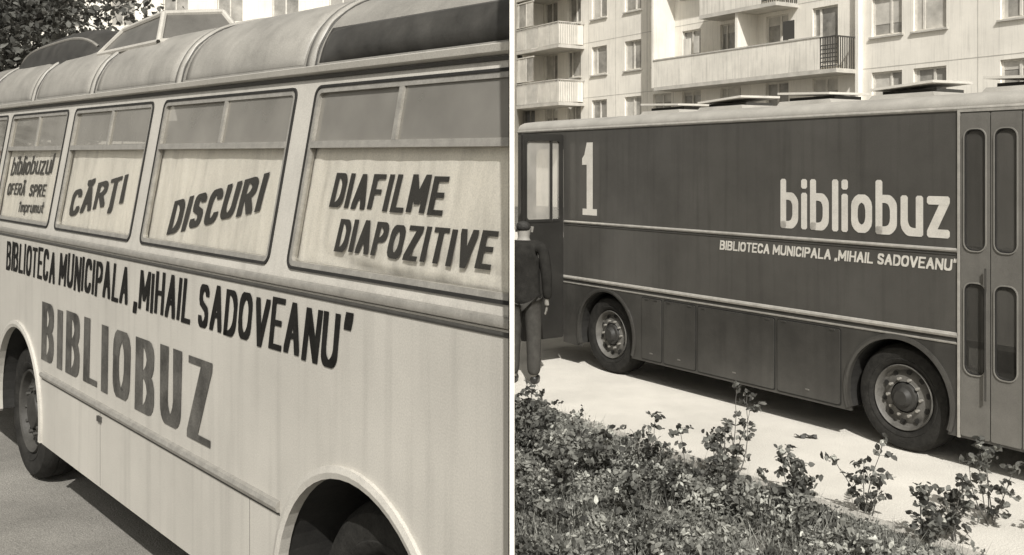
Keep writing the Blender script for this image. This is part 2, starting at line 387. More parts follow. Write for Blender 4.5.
prism("gutter",[(.155,2.590),(.128,2.600),(.122,2.622),(.130,2.626),(.138,2.612),(.165,2.618)],XF,XE,M['cream'],bus1,lambda x,y,z:(x,y,z+.017*(-x)))
prism("gutter",[(.160,2.572),(.148,2.576),(.146,2.586),(.160,2.5885)],XF,XE,M['trimdark'],bus1,lambda x,y,z:(x,y,z+.017*(-x)))
prism("rub_rail",halfround(0,.885,.024),-3.50,-.18,M['trim'],bus1,smooth=True)
prism("rub_rail",halfround(0,.854,.005,.6),-3.50,-.18,M['trimdark'],bus1)
for cx in (AF,AN):
    halfring("arch_lip",cx,.56,.555,.60,-.014,.03,-12,192,M['cream'],bus1)
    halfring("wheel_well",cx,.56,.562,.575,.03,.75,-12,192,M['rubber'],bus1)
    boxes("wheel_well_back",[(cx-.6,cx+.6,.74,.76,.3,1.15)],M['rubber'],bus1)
each("panel_seam",[(x-.0018,x+.0018,-.001,.001,.44,.85) for x in (-2.35,-.45)],M['seam'],bus1)
each("clip",[(-2.38,-2.32,-.012,0,.80,.83),(-2.0,-1.97,-.006,0,1.04,1.05)],M['trimdark'],bus1)
def curtain(x0,x1,z0,z1,parent,seed,drape=False):
    r=random.Random(seed);nx=int((x1-x0)/.010);nz=26;V=[];F=[]
    ph=[r.random()*6 for _ in range(6)]
    for i in range(nx+1):
        x=x0+(x1-x0)*i/nx
        for j in range(nz+1):
            t=j/nz;z=z0+(z1-z0)*t
            am=(.5+.5*math.sin(x*2.7+ph[5]))**2
            wv=am*.0022*math.sin(x*30+ph[0]+1.8*math.sin(t*3+ph[1])+3.4*math.sin(x*3+ph[4]))+.0008*math.sin(x*61+ph[2]+4*t+2*math.sin(x*9))+.0015*math.sin(x*13-t*15+ph[1]+1.5*math.sin(x*4))
            if drape:
                q=max(0,.27-t)*max(0,min(1,(x+.1)/.4))
                e2=max(0,min(1,(x-1.06)/.15))*max(0,1-t)
                wv+=.05*q*(1+math.sin(t*34+x*9+2*math.sin(x*4+ph[4])))+.03*q*(1+math.sin(x*26-t*16))+.012*e2*(1+math.sin(x*60+t*8))
            V.append(ML(x,max(.0300,.0335+wv),z))
    for i in range(nx):
        for j in range(nz):
            a=i*(nz+1)+j;F.append((a,a+nz+1,a+nz+2,a+1))
    return mk("curtain",V,F,M['curtain'],parent,smooth=True)
for wi,(a,b) in enumerate(wins):
    wf=plate("window",rr(a-.003,WZ0-.003,b+.003,WZ1+.003,WR_+.002),[rr(a+.008,WZ0+.008,b-.008,WZ1-.008,WR_-.007)],-.007,.022,M['rubber'],bus1,ML)
    plate("frame",rr(a+.0085,WZ0+.0085,b-.0085,WZ1-.0085,WR_-.008),[rr(a+.028,WZ0+.028,b-.028,WZ1-.028,.02)],-.003,.022,M['trim'],wf,ML)
    mx=a+(.62 if wi==4 else (b-a)*.53)
    boxes("glazing_bar",[(a+.03,b-.03,-.006,.02,2.298,2.325)],M['trim'],wf,ML)
    boxes("glazing_bar",[(mx-.013,mx+.013,-.006,.02,2.3255,WZ1-.029)],M['trim'],wf,ML)
    pane("pane",a+.026,b-.026,.011,WZ0+.026,2.299,M['glass1'],wf,ML)
    pane("pane",a+.026,mx-.010,.013,2.324,WZ1-.027,M['glass1u'],wf,ML)
    pane("pane",mx+.010,b-.026,.005,2.324,WZ1-.027,M['glass1u'],wf,ML)
    curtain(a-.04,b+.035,WZ0-.02,2.33,wf,wi,drape=(wi==4))
    YT=.0285
    if wi==4:
        lettering("lettering","DIAFILME",.045,.735,2.072,.130,.033,.018,YT,M['ink'],wf,ML,slant=.12,jit=.05,k=.55)
        lettering("lettering","DIAPOZITIVE",.135,.935,1.912,.120,.031,.017,YT,M['ink'],wf,ML,slant=.12,jit=.05,k=.55)
    if wi==3:
        lettering("lettering","DISCURI",-1.51,.98,1.880,.160,.038,.021,YT,M['ink'],wf,ML,slant=.2,rise=.155,jit=.06,k=.5)
    if wi==2:
        lettering("lettering","CĂRȚI",-3.15,.93,1.905,.150,.036,.022,YT,M['ink'],wf,ML,slant=.12,rise=.12,jit=.05,k=.6)
    if wi==1:
        lettering("lettering","bibliobuzul",-4.74,1.05,2.130,.125,.022,.014,YT,M['ink'],wf,ML,slant=.1,rise=.02,jit=.06)
        lettering("lettering","OFERĂ",-4.74,.48,1.995,.080,.018,.012,YT,M['ink'],wf,ML,slant=.1,rise=.02,jit=.06)
        lettering("lettering","SPRE",-4.14,.40,2.000,.080,.018,.012,YT,M['ink'],wf,ML,slant=.1,rise=.02,jit=.06)
        lettering("lettering","împrumut",-4.34,.62,1.893,.070,.012,.009,YT,M['ink'],wf,ML,slant=.1,rise=.02)
lettering("lettering","BIBLIOTECA MUNICIPALA „MIHAIL SADOVEANU”",-4.42,4.76,1.496,.205,.045,.024,-.003,M['ink'],bus1,slant=.19,jit=.06,gap=.5,k=.55,flare=.12)
lettering("lettering","BIBLIOBUZ",-3.52,2.68,.98,.375,.105,.034,-.003,M['inkgrey'],bus1,slant=.06,gap=.6,k=.46,jit=.04,flare=.22)
def roofstrip(name,x0,x1,i0,i1,off,m,bulge=False,nx=1):
    pr=prof[i0:i1+1];V=[];F=[]
    n=len(pr);L=n*2
    for s in range(nx+1):
        x=x0+(x1-x0)*s/nx
        fx=min(1,math.sin(math.pi*s/nx)*3) if bulge else 1
        o=[]
        for j,(a,b) in enumerate(pr):
            p=prof[max(0,i0+j-1)];q=prof[min(len(prof)-1,i0+j+1)]
            tx,tz=q[0]-p[0],q[1]-p[1];l=math.hypot(tx,tz);nx_,nz_=-tz/l,tx/l
            fj=(min(1,math.sin(math.pi*j/(n-1))*1.6) if bulge else 1)
            f=.001+off*fx*fj
            o.append((a+nx_*f,b+nz_*f))
        V+=[ML(x,a,b) for a,b in o+[(a,b-.002) for a,b in pr][::-1]]
    for s in range(nx):
        for j in range(L):
            k=(j+1)%L;F.append((s*L+j,s*L+k,(s+1)*L+k,(s+1)*L+j))
    F.append(tuple(range(L)));F.append(tuple(nx*L+j for j in range(L)))
    return fixn(mk(name,V,F,m,bus1,smooth=True))
for x in (-6.45,-4.98,-3.54,-2.03,-.52):
    roofstrip("roof_rib",x-.03,x+.03,0,21,.014,M['roof1b'])
    roofstrip("roof_seam",x+.034,x+.042,1,20,.004,M['trimdark'])
roofstrip("roof_pane",-.46,1.6,3,8,.030,M['roofdark'],True,60)
for x0,x1 in ((-6.37,-5.06),(-4.90,-3.62),(-3.46,-2.11),(-1.95,-.60)):
    roofstrip("roof_panel",x0,x1,3,16,.012,M['roof1b'],True,18)
def bars(name,segs,r,m,parent,k=6):
    V2=[];F2=[]
    for a,b in segs:
        a=Vector(a);b=Vector(b);d=(b-a).normalized();u=d.orthogonal().normalized();v=d.cross(u);q=len(V2)
        for c in (a,b):
            for i in range(k):
                t=2*math.pi*i/k;V2.append(c+u*r*math.cos(t)+v*r*math.sin(t))
        for i in range(k):F2.append((q+i,q+(i+1)%k,q+k+(i+1)%k,q+k+i))
    return mk(name,V2,F2,m,parent)
V=[(-3.95,.50,3.03),(-2.80,.50,3.01),(-2.80,1.05,3.10),(-3.95,1.05,3.12),(-3.72,.60,3.19),(-2.98,.60,3.22),(-2.98,1.0,3.27),(-3.72,1.0,3.24)]
ht=mk("roof_hatch",V,[(0,1,5,4),(1,2,6,5),(2,3,7,6),(3,0,4,7),(4,5,6,7)],M['hatchpane'],bus1,bevel=.02)
bars("frame",[(V[i],V[j]) for i,j in ((4,5),(5,6),(6,7),(7,4),(0,4),(1,5),(2,6),(0,1),(1,2))],.020,M['cream'],ht,8)
pr=[(.50+.28*(1-math.cos(math.pi*i/14)),3.00+.33*math.sin(math.pi*i/14)**.7) for i in range(15)]
V=[];F=[];n=len(pr);nx=24
for s in range(nx+1):
    t=s/nx;x=-6.5+2.35*t;f=(1-abs(2*t-1)**3.5)**.5 if 0<t<1 else .0
    V+=[(x,.78+(a-.78)*(.75+.25*f),3.00+(b-3.00)*f) for a,b in pr]
for s in range(nx):
    for j in range(n-1):F.append((s*n+j,s*n+j+1,(s+1)*n+j+1,(s+1)*n+j))
cw=fixn(mk("roof_hatch",V,F,M['roofdark'],bus1,smooth=True))
bars("frame",[(V[s*n+3],V[(s+1)*n+3]) for s in range(1,nx-1)],.012,M['trim'],cw)
wheel(bus1,-4.28,.48,.48,.12,M['rim1'],.0);wheel(bus1,AN,.50,.50,.14,M['rim1'],.0)
bpy.context.view_layer.update()
def descend(o):
    for c in o.children:
        yield c
        yield from descend(c)
for o in list(descend(bus1)):
    if o.type!='MESH':continue
    bm=bmesh.new();bm.from_mesh(o.data)
    bmesh.ops.bisect_plane(bm,geom=bm.verts[:]+bm.edges[:]+bm.faces[:],plane_co=(0.788/math.sin(PH1),0,0),plane_no=(math.sin(PH1),math.cos(PH1),0),clear_outer=True)
    bm.to_mesh(o.data);bm.free()
# ================================================================== RIGHT BUS
bus2=empty("bus",(P2[0],P2[1],0),PH2-rad(90));info(bus2,"dark library bus with pale lettering and open front door","bus")
A=-5.32;Bx=2.6;WR=-.07
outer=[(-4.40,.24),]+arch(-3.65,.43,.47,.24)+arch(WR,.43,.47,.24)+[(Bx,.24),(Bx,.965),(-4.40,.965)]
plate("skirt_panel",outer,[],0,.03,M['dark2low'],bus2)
plate("side_wall",[(-4.40,.967),(Bx,.967),(Bx,2.66),(-4.40,2.66)],[],0,.03,M['dark2'],bus2)
boxes("door_header",[(A,-4.402,0,.03,2.55,2.66)],M['dark2'],bus2)
boxes("corner_post",[(A,A+.09,0,.12,.24,2.549)],M['dark2'],bus2)
plate("far_side_wall",[(A,.24),(Bx,.24),(Bx,2.66),(A,2.66)],[rr(-5.1+i*1.3,1.5,-3.95+i*1.3,2.4,.08) for i in range(5)],2.37,2.40,M['dark2'],bus2)
rp=[(0,2.66),(.004,2.70),(.03,2.735),(.10,2.765),(.3,2.79),(.7,2.805),(1.2,2.81)]
rfull=rp+[(2.4-a,b) for a,b in rp[::-1][1:]]
prism("roof",rfull+[(2.38,2.63),(.02,2.63)],A,Bx,M['roof2'],bus2,smooth=True)
plate("front_wall",[(0.13,.24),(2.27,.24),(2.27,2.63),(.13,2.63)],[rr(.25,1.35,2.15,2.45,.1)],0,.03,M['dark2'],bus2,lambda x,y,z:(A+y,x,z))
plate("rear_wall",[(0.03,.24),(2.37,.24),(2.37,2.63),(.03,2.63)],[],0,.03,M['dark2'],bus2,lambda x,y,z:(Bx-y,x,z))
boxes("floor",[(-4.3,Bx-.05,.05,2.35,.93,.96)],M['interior'],bus2)
boxes("underbody",[(-3.1,-.6,.5,1.9,.28,.6)],M['rubber'],bus2)
boxes("bulkhead",[(-4.38,-4.34,.04,1.6,.68,2.6)],M['interior'],bus2)
boxes("entrance_step",[(-5.2,-4.42,.10,.9,.30,.34)],M['trimdark'],bus2)
prism("cant_rail",halfround(0,2.655,.016),A,Bx,M['rail2'],bus2,smooth=True)
prism("waist_rail",halfround(0,1.612,.015),-4.38,.44,M['rail2'],bus2,smooth=True)
prism("waist_rail",halfround(0,1.578,.006),-4.38,.44,M['trimdark'],bus2)
prism("lower_rail",halfround(0,.985,.020),-4.40,.44,M['rail2'],bus2,smooth=True)
prism("lower_rail",halfround(0,.925,.009),-4.40,.44,M['trim'],bus2)
for cx in (-3.65,WR):
    halfring("arch_lip",cx,.43,.455,.495,-.010,.03,-20,200,M['dark2low'],bus2)
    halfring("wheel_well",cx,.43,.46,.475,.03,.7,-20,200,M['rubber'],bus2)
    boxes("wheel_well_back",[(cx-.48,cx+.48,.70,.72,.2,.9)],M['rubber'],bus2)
for (a,b) in ((-3.05,-2.76),(-2.72,-2.28),(-2.24,-1.30),(-1.26,-.60)):
    fl=plate("skirt_flap",rr(a,.27,b,.89,.02,3),[],-.010,-.003,M['dark2low'],bus2)
    plate("flap_gap",rr(a-.010,.26,b+.010,.90,.02,3),[],-.0025,-.0005,M['rubber'],fl)  # dark plate standing in for the shaded gap round the flap
    boxes("latch",[((a+b)/2-.02,(a+b)/2+.02,-.015,-.010,.33,.342)],M['door2'],fl)
    each("hinge",[(a+.05,a+.10,-.016,-.010,.875,.887),(b-.10,b-.05,-.016,-.010,.875,.887)],M['trimdark'],fl)
dr=empty("door",parent=bus2)
each("door_frame",[(.445,.465,-.012,.0,.24,2.66),(1.40,1.42,-.012,0,.24,2.66),(.465,1.40,-.012,0,2.63,2.655)],M['rail2'],dr)
for i in range(4):
    a=.472+i*.232;b=a+.222
    lf=plate("door_leaf",rr(a,.26,b,2.62,.012,3),[rr(a+.03,1.62,b-.03,2.50,.06),rr(a+.03,.72,b-.03,1.38,.06)],-.010,.012,M['door2'],dr)
    for z0,z1 in ((1.62,2.50),(.72,1.38)):
        plate("pane",rr(a+.025,z0-.01,b-.025,z1+.01,.06),[],.0,.006,M['doorglass'],lf)
        plate("window_frame",rr(a+.022,z0-.010,b-.022,z1+.010,.068),[rr(a+.030,z0-.001,b-.030,z1+.001,.06)],-.018,-.0095,M['doorframe'],lf)
        plate("rubber_seal",rr(a+.0305,z0,b-.0305,z1,.06),[rr(a+.037,z0+.007,b-.037,z1-.007,.054)],-.014,-.001,M['rubber'],lf)
    if i%2==0:
        boxes("handle",[(b-.02,b-.010,-.045,-.033,.55,1.5)],M['trimdark'],lf)
def MO(x,y,z):return (-4.41+y,-.02-x,z)
fd=plate("open_door",rr(0,.30,.56,2.60,.02,3),[rr(.035,1.62,.525,2.55,.04)],0,.035,M['doordark'],bus2,MO)
plate("window_frame",rr(.030,1.615,.530,2.555,.045),[rr(.055,1.645,.505,2.525,.035)],-.008,.043,M['doordark'],fd,MO)
boxes("glazing_bar",[(.155,.18,-.004,.039,1.635,2.535)],M['doordark'],fd,MO)
pane("pane",.045,.515,.017,1.63,2.54,M['glass2'],fd,MO)
plate("door_panel",rr(.06,.40,.50,1.5,.04),[],-.006,.0,M['doordark'],fd,MO)
lettering("lettering","1",-4.05,.27,1.70,.80,.105,.07,-.003,M['white'],bus2,k=.25)
lettering("lettering","bibliobuz",-1.23,1.61,1.695,.43,.074,.064,-.003,M['white'],bus2,gap=.5,k=.5,roundpen=True)
lettering("lettering","BIBLIOTECA MUNICIPALA „MIHAIL SADOVEANU”",-1.96,2.39,1.456,.088,.016,.015,-.003,M['white'],bus2,gap=.46,slant=.1)
def vent(cx,tl):
    x0,x1,y0,y1=cx-.31,cx+.31,.30,.85
    za,zb=(2.860,2.895) if tl else (2.890,2.862)
    b=mk("roof_vent",[(x0,y0,2.78),(x1,y0,2.78),(x1,y1,2.79),(x0,y1,2.79),(x0+.03,y0+.02,2.825),(x1-.03,y0+.02,2.825),(x1-.03,y1-.02,2.83),(x0+.03,y1-.02,2.83)],[(0,1,5,4),(1,2,6,5),(2,3,7,6),(3,0,4,7),(4,5,6,7)],M['roof2'],bus2)
    V=[(x0+.02,y0,za),(x1-.02,y0,zb),(x1-.02,y1,zb+.012),(x0+.02,y1,za+.012)];V=V+[(q[0],q[1],q[2]+.020) for q in V]
    mk("lid",V,[(0,3,2,1),(4,5,6,7),(0,1,5,4),(1,2,6,5),(2,3,7,6),(3,0,4,7)],M['white'],b)
    boxes("lid_gap",[(x0+.06,x1-.06,y0+.12,y1-.06,2.832,min(za,zb)-.002)],M['trimdark'],b)  # dark block painted in for the shade beneath the raised lid
for i,s in enumerate((3.13,2.27,1.24,.25,-.75)): vent(-s,i%2==1)
wheel(bus2,-3.65,.42,.42,.07,M['rim']);wheel(bus2,WR,.42,.42,.07,M['rim'])
# ================================================================== APARTMENT BLOCK (right)
bl=empty("apartment_building",(14.4,37,0),rad(31-90));info(bl,"pale concrete apartment block with balconies behind the dark bus","apartment building")
FX0,FX1=-46,16
wp=[]
rows=[(1.4,2.85),(4.3,5.85),(7.2,8.7),(10.2,11.7),(13.2,14.7)]
xs=[-42,-39,-36,-33,-30,-18.95,-16.05,-13.75,-.65,1.2,4.6,7.6,10.6]
for (z0,z1) in rows:
    for x in xs: wp.append((x-.68,x+.68,z0,z1))
for k,(z0,z1) in enumerate(rows[1:]):
    for x in (-11.6,-9.0,-6.2,-3.6,-26,-23.6,-21.3): wp.append((x-.65,x+.65,z0-(.9 if x in(-9.0,-3.6,-23.6) and z0>6 else 0)+.02,z1))
plate("facade_wall",[(FX0,0),(FX1,0),(FX1,17),(FX0,17)],[[(a,c),(b,c),(b,d),(a,d)] for a,b,c,d in wp],0,.25,M['facade'],bl)
boxes("block_body",[(FX0,FX1,.9,10,0,17)],M['panel'],bl)
boxes("roof_slab",[(FX0-.2,FX1+.2,-.4,10.2,17,17.3)],M['slab'],bl)
for i,(a,b,c,d) in enumerate(wp):
    mid=(a+b)/2+random.choice((0,.0,.15,-.3))
    fr=boxes("window",[(a,b,.10,.17,c,c+.07),(a,b,.10,.17,d-.07,d),(a,a+.07,.10,.17,c+.07,d-.07),(b-.07,b,.10,.17,c+.07,d-.07),(mid-.045,mid+.045,.09,.17,c+.07,d-.07)],M['winframe'],bl)
    cw_=random.uniform(.0,.9)*(b-a)
    boxes("pane",[(a+.02,b-.02,.14,.145,c+.02,d-.02)],M['winglass'],fr)
    if cw_>.12:
        if random.random()<.5: boxes("curtain",[(a+.07,min(b-.07,a+.07+cw_),.125,.13,c+.07,d-.07)],M['wincurtain'],fr)
        else: boxes("blind",[(a+.07,b-.07,.125,.13,d-.07-cw_*.8,d-.07)],M['wincurtain'],fr)
    boxes("sill",[(a-.08,b+.08,-.09,.09,c-.07,c-.005)],M['slab'],fr)
boxes("panel_joint",[(x-.015,x+.015,-.004,.01,0,17) for x in (-35,-28,-19.9,-17.5,-14.9,-12.9,-1.9,3.1,6.1,9.1)]+[(FX0,FX1,-.006,.008,z-.015,z+.015) for z in (3.05,6.02,8.98,12,15)],M['slab'],bl)
def balcony(x0,x1,z,dp=1.3,rail=.8,full_rail=False,glazed=False):
    b=boxes("balcony",[(x0,x1,-dp,-.002,z-.16,z)],M['slab'],bl)
    if full_rail:
        xr=x0
    else:
        xr=x1-rail
        boxes("parapet",[(x0+.02,xr,-dp,-dp+.08,z+.003,z+1.25),(x0+.02,x0+.10,-dp+.083,-.01,z+.003,z+1.25)],M['facade2'],b)
        boxes("coping",[(x0-.02,xr+.02,-dp-.03,-dp+.11,z+1.253,z+1.31)],M['slab'],b)
    n_=int((x1-xr)/.12)
    bs=[(xr+i*.12,xr+i*.12+.025,-dp,-dp+.03,z+.003,z+1.2) for i in range(n_+1)]+[(x1-.03,x1,-dp+i*.12,-dp+i*.12+.03,z+.003,z+1.2) for i in range(1,11)]
    bs+=[(xr,x1,-dp-.01,-dp+.04,z+1.2,z+1.25),(x1-.04,x1+.01,-dp+.04,-.01,z+1.2,z+1.25)]
    if not full_rail: bs+=[(xr,x1,-dp+.04,-dp+.06,z+.1+i*.16,z+.14+i*.16) for i in range(6)]
    boxes("railing",bs,M['slab'] if full_rail else M['trimdark'],b)
    if full_rail:
        q=x0+.04;j=0
        while q<x1-.5:
            boxes("railing_panel",[(q,min(q+1.15,x1-.03),-dp+.05,-dp+.07,z+.06,z+1.12)],M['facade2' if j%4 else 'slab'],b);q+=1.2;j+=1
        boxes("railing_panel",[(x1-.09,x1-.07,-dp+.1,-.05,z+.06,z+1.12)],M['facade2'],b)
    if glazed:
        q=x0+.05;qe=x0+(x1-x0)*abs(glazed);fs=[];q0=q
        while q<qe:
            fs+=[(q,q+.05,-dp+.02,-dp+.07,z+1.32,z+2.68)];
            boxes("glazing",[(q+.052,q+.75,-dp+.04,-dp+.05,z+1.34,z+2.66)],M['winglass'] if random.random()<.5 else M['wincurtain'],b);q+=.8
        fs+=[(q0,q,-dp+.01,-dp+.08,z+1.315,z+1.34),(q0,q,-dp+.01,-dp+.08,z+2.66,z+2.72)]
        boxes("glazing_frame",fs,M['winframe'],b)
    return b
balcony(-12.8,-1.9,6.02)
for z in (5.75,8.85,11.85):balcony(-28.5,-20.3,z,1.7,full_rail=True,glazed=(.66 if z==5.75 else .6))
balcony(-9.6,-5.0,9.0);balcony(-12.8,-1.9,12.0)
each("loggia_divider",[(-12.95,-12.8,-1.3,-.005,6.0,17),(-7.45,-7.3,-1.2,-.005,6.03,17),(-1.9,-1.75,-.25,-.005,3,17),(-24.5,-24.4,-1.4,-.005,6,17)],M['facade'],bl)
for (x,wd,z,g) in ((-10.9,.5,7.35,'facade2'),(-10.2,.35,7.4,'slab'),(-4.8,.6,7.4,'trimdark')):
    boxes("laundry",[(x,x+wd,-1.1,-1.08,z,z+.75)],M[g],bl)
# ================================================================== LEFT BACKGROUND BLOCK
b2=empty("apartment_building",(-8,52,0),rad(-12));info(b2,"pale apartment block seen over the roof of the cream bus","apartment building")
wp=[(x,x+1.5,z,z+1.5) for x in np.arange(-40,5,3.2) for z in (7.3,10.0,13.0)]
plate("facade_wall",[(-42,0),(7,0),(7,17),(-42,17)],[[(a,c),(b,c),(b,d),(a,d)] for a,b,c,d in wp],0,.2,M['facade'],b2)
boxes("block_body",[(-42,7,.7,9,0,17)],M['panel'],b2)
for a,b,c,d in wp:
    fr=boxes("window",[(a,b,.08,.14,c,c+.07),(a,b,.08,.14,d-.07,d),(a,a+.07,.08,.14,c+.07,d-.07),(b-.07,b,.08,.14,c+.07,d-.07),((a+b)/2-.04,(a+b)/2+.04,.07,.14,c+.07,d-.07)],M['winframe'],b2)
    boxes("pane",[(a+.02,b-.02,.12,.125,c+.02,d-.02)],M['winglass'],fr)
# ================================================================== FOLIAGE
def leafmesh(name,C,N_,size,shade,parent=None,asp=.55):
    C=np.asarray(C);n=len(C)
    a=rng.normal(size=(n,3));a/=np.linalg.norm(a,axis=1)[:,None]
    nn=N_/np.linalg.norm(N_,axis=1)[:,None]
    u=np.cross(nn,a);u/=np.linalg.norm(u,axis=1)[:,None];v=np.cross(nn,u)
    s=size[:,None]
    V=np.empty((n,6,3))
    V[:,0]=C-u*s;V[:,1]=C-u*s*.35+v*s*asp;V[:,2]=C+u*s*.45+v*s*asp*.8;V[:,3]=C+u*s;V[:,4]=C+u*s*.45-v*s*asp*.8;V[:,5]=C-u*s*.35-v*s*asp
    V[:,0]-=nn*s*.15;V[:,3]-=nn*s*.25
    me=bpy.data.meshes.new(name);me.from_pydata(V.reshape(-1,3).tolist(),[],[[i*6+j for j in range(6)] for i in range(n)])
    at=me.attributes.new("shade",'FLOAT','FACE');at.data.foreach_set("value",np.asarray(shade,dtype=np.float32))
    me.materials.append(M['leaf']);o=bpy.data.objects.new(name,me);COL.objects.link(o)
    if parent:o.parent=parent
    return o
def stick(V,F,a,b,r0,r1,k=6):
    a=Vector(a);b=Vector(b);d=(b-a).normalized();u=d.orthogonal().normalized();v=d.cross(u);n=len(V)
    for c,r in ((a,r0),(b,r1)):
        for i in range(k):
            t=2*math.pi*i/k;V.append(c+u*r*math.cos(t)+v*r*math.sin(t))
    for i in range(k):F.append((n+i,n+(i+1)%k,n+k+(i+1)%k,n+k+i))
def tree(x,y,h,cr,seed,nleaf=26000):
    r=random.Random(seed);e=empty("tree",(x,y,0))
    V=[];F=[];stick(V,F,(0,0,-.05),(.1,.05,h*.35),.2,.15,10);stick(V,F,(.1,.05,h*.35),(.0,.1,h*.75),.15,.06,8)
    tips=[]
    for i in range(20):
        a=r.uniform(0,6.28);el=r.uniform(-.35,1.1);z0=h*r.uniform(.28,.7)
        L=cr*r.uniform(.7,1.05)
        mid=Vector((math.cos(a)*L*.5*math.cos(el),math.sin(a)*L*.5*math.cos(el),z0+L*.4*math.sin(el)))
        end=Vector((math.cos(a)*L*math.cos(el),math.sin(a)*L*math.cos(el),z0+L*math.sin(el)))
        stick(V,F,(.05,.05,z0),mid,.07,.045);stick(V,F,mid,end,.045,.012)
        tips+= [mid,end,(mid+end)/2]
        for _ in range(4):
            q=mid.lerp(end,r.random());p=q+Vector((r.uniform(-1,1),r.uniform(-1,1),r.uniform(-.6,.8)))*cr*.3
            stick(V,F,q,p,.02,.006,5);tips.append(p)
    mk("trunk",V,F,M['bark'],e,smooth=True)
    T=np.array([t[:] for t in tips]);idx=rng.integers(0,len(T),nleaf)
    spread=rng.uniform(.05,.17,len(T))[idx]*cr
    C=T[idx]+rng.normal(size=(nleaf,3))*spread[:,None]
    Nn=rng.normal(size=(nleaf,3))+np.array([0,-.2,.7])
    leafmesh("crown",C,Nn,rng.uniform(.04,.08,nleaf),np.clip(rng.normal(.085,.04,nleaf),.02,.3),e)
    return e
t=tree(-9.2,16,7.5,2.9,3);info(t,"leafy dark tree behind the cream bus","tree","trees behind the bus")
t=tree(-12.6,19,8.5,3.4,5);info(t,"leafy dark tree behind the cream bus","tree","trees behind the bus")
# ---- weeds: irregular clumps of leafy stems over the whole verge, with bright gaps
def fld(x,y,f,p):return np.sin(x*f+p)*np.cos(y*f*1.3+p*2)+.6*np.sin(x*f*2.3+y*f*1.9+p)
N0=9000
KY=rng.uniform(4.9,11.5,N0);KX=rng.uniform(0,1,N0)*(KY*.54+.3)
ko=(KX-P2[0])*n2[0]+(KY-P2[1])*n2[1]
dens=fld(KX,KY,4.3,.9)+.5*fld(KX,KY,9.7,2.1)
kk=(ko<EDG-.07)&(KX>.03)&(dens>-.35+rng.normal(0,.25,N0))
KX=KX[kk];KY=KY[kk];ko=ko[kk]
if len(KX)>1000:KX=KX[:1000];KY=KY[:1000];ko=ko[:1000]
nK=len(KX)
kh=np.clip(.12+.08*fld(KX,KY,2.6,.7)+rng.normal(0,.05,nK),.03,.32)*np.clip((EDG-.0-ko)*1.8,.3,1)
kr=rng.uniform(.04,.11,nK);kt=np.clip(rng.normal(.16,.08,nK)+.06*fld(KX,KY,1.7,1.9),.035,.45);ksz=rng.uniform(.010,.028,nK)
nl=58
I=np.repeat(np.arange(nK),nl);n=len(I)
tt=rng.random(n)**.7
rr_=kr[I]*(.5+.7*np.sin(np.pi*np.clip(tt,.1,.95)))
Xl=KX[I]+rng.normal(0,.6,n)*rr_;Yl=KY[I]+rng.normal(0,.6,n)*rr_;Zl=.012+kh[I]*tt
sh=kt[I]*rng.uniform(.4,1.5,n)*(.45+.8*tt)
hi=rng.random(n)<.022;sh[hi]=rng.uniform(.4,.65,hi.sum());g=Xl>.02
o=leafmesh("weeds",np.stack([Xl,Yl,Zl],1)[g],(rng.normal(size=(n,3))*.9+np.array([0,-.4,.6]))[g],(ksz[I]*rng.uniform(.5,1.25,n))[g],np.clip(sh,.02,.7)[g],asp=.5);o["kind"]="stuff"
nB=13000
idx=rng.integers(0,nK,nB);bx=KX[idx]+rng.normal(0,.20,nB);by=KY[idx]+rng.normal(0,.20,nB)
bo=(bx-P2[0])*n2[0]+(by-P2[1])*n2[1];k2=(bx>.03)&(bo<EDG-.12);bx=bx[k2];by=by[k2];nB=len(bx)
hb=rng.uniform(.04,.20,nB);a=rng.uniform(0,6.28,nB);wd=.0027
dx=np.cos(a)*wd;dy=np.sin(a)*wd;lx=rng.normal(0,.06,nB);ly=rng.normal(0,.06,nB)
V=np.empty((nB,3,3));V[:,0]=np.stack([bx-dx,by-dy,np.full(nB,.01)],1);V[:,1]=np.stack([bx+dx,by+dy,np.full(nB,.01)],1);V[:,2]=np.stack([np.maximum(bx+lx,.015),by+ly,hb],1)
me=bpy.data.meshes.new("grass");me.from_pydata(V.reshape(-1,3).tolist(),[],[[i*3,i*3+1,i*3+2] for i in range(nB)])
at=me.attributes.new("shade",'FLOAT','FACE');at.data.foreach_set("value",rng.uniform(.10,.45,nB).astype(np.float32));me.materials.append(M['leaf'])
o=bpy.data.objects.new("grass",me);COL.objects.link(o);o["kind"]="stuff"
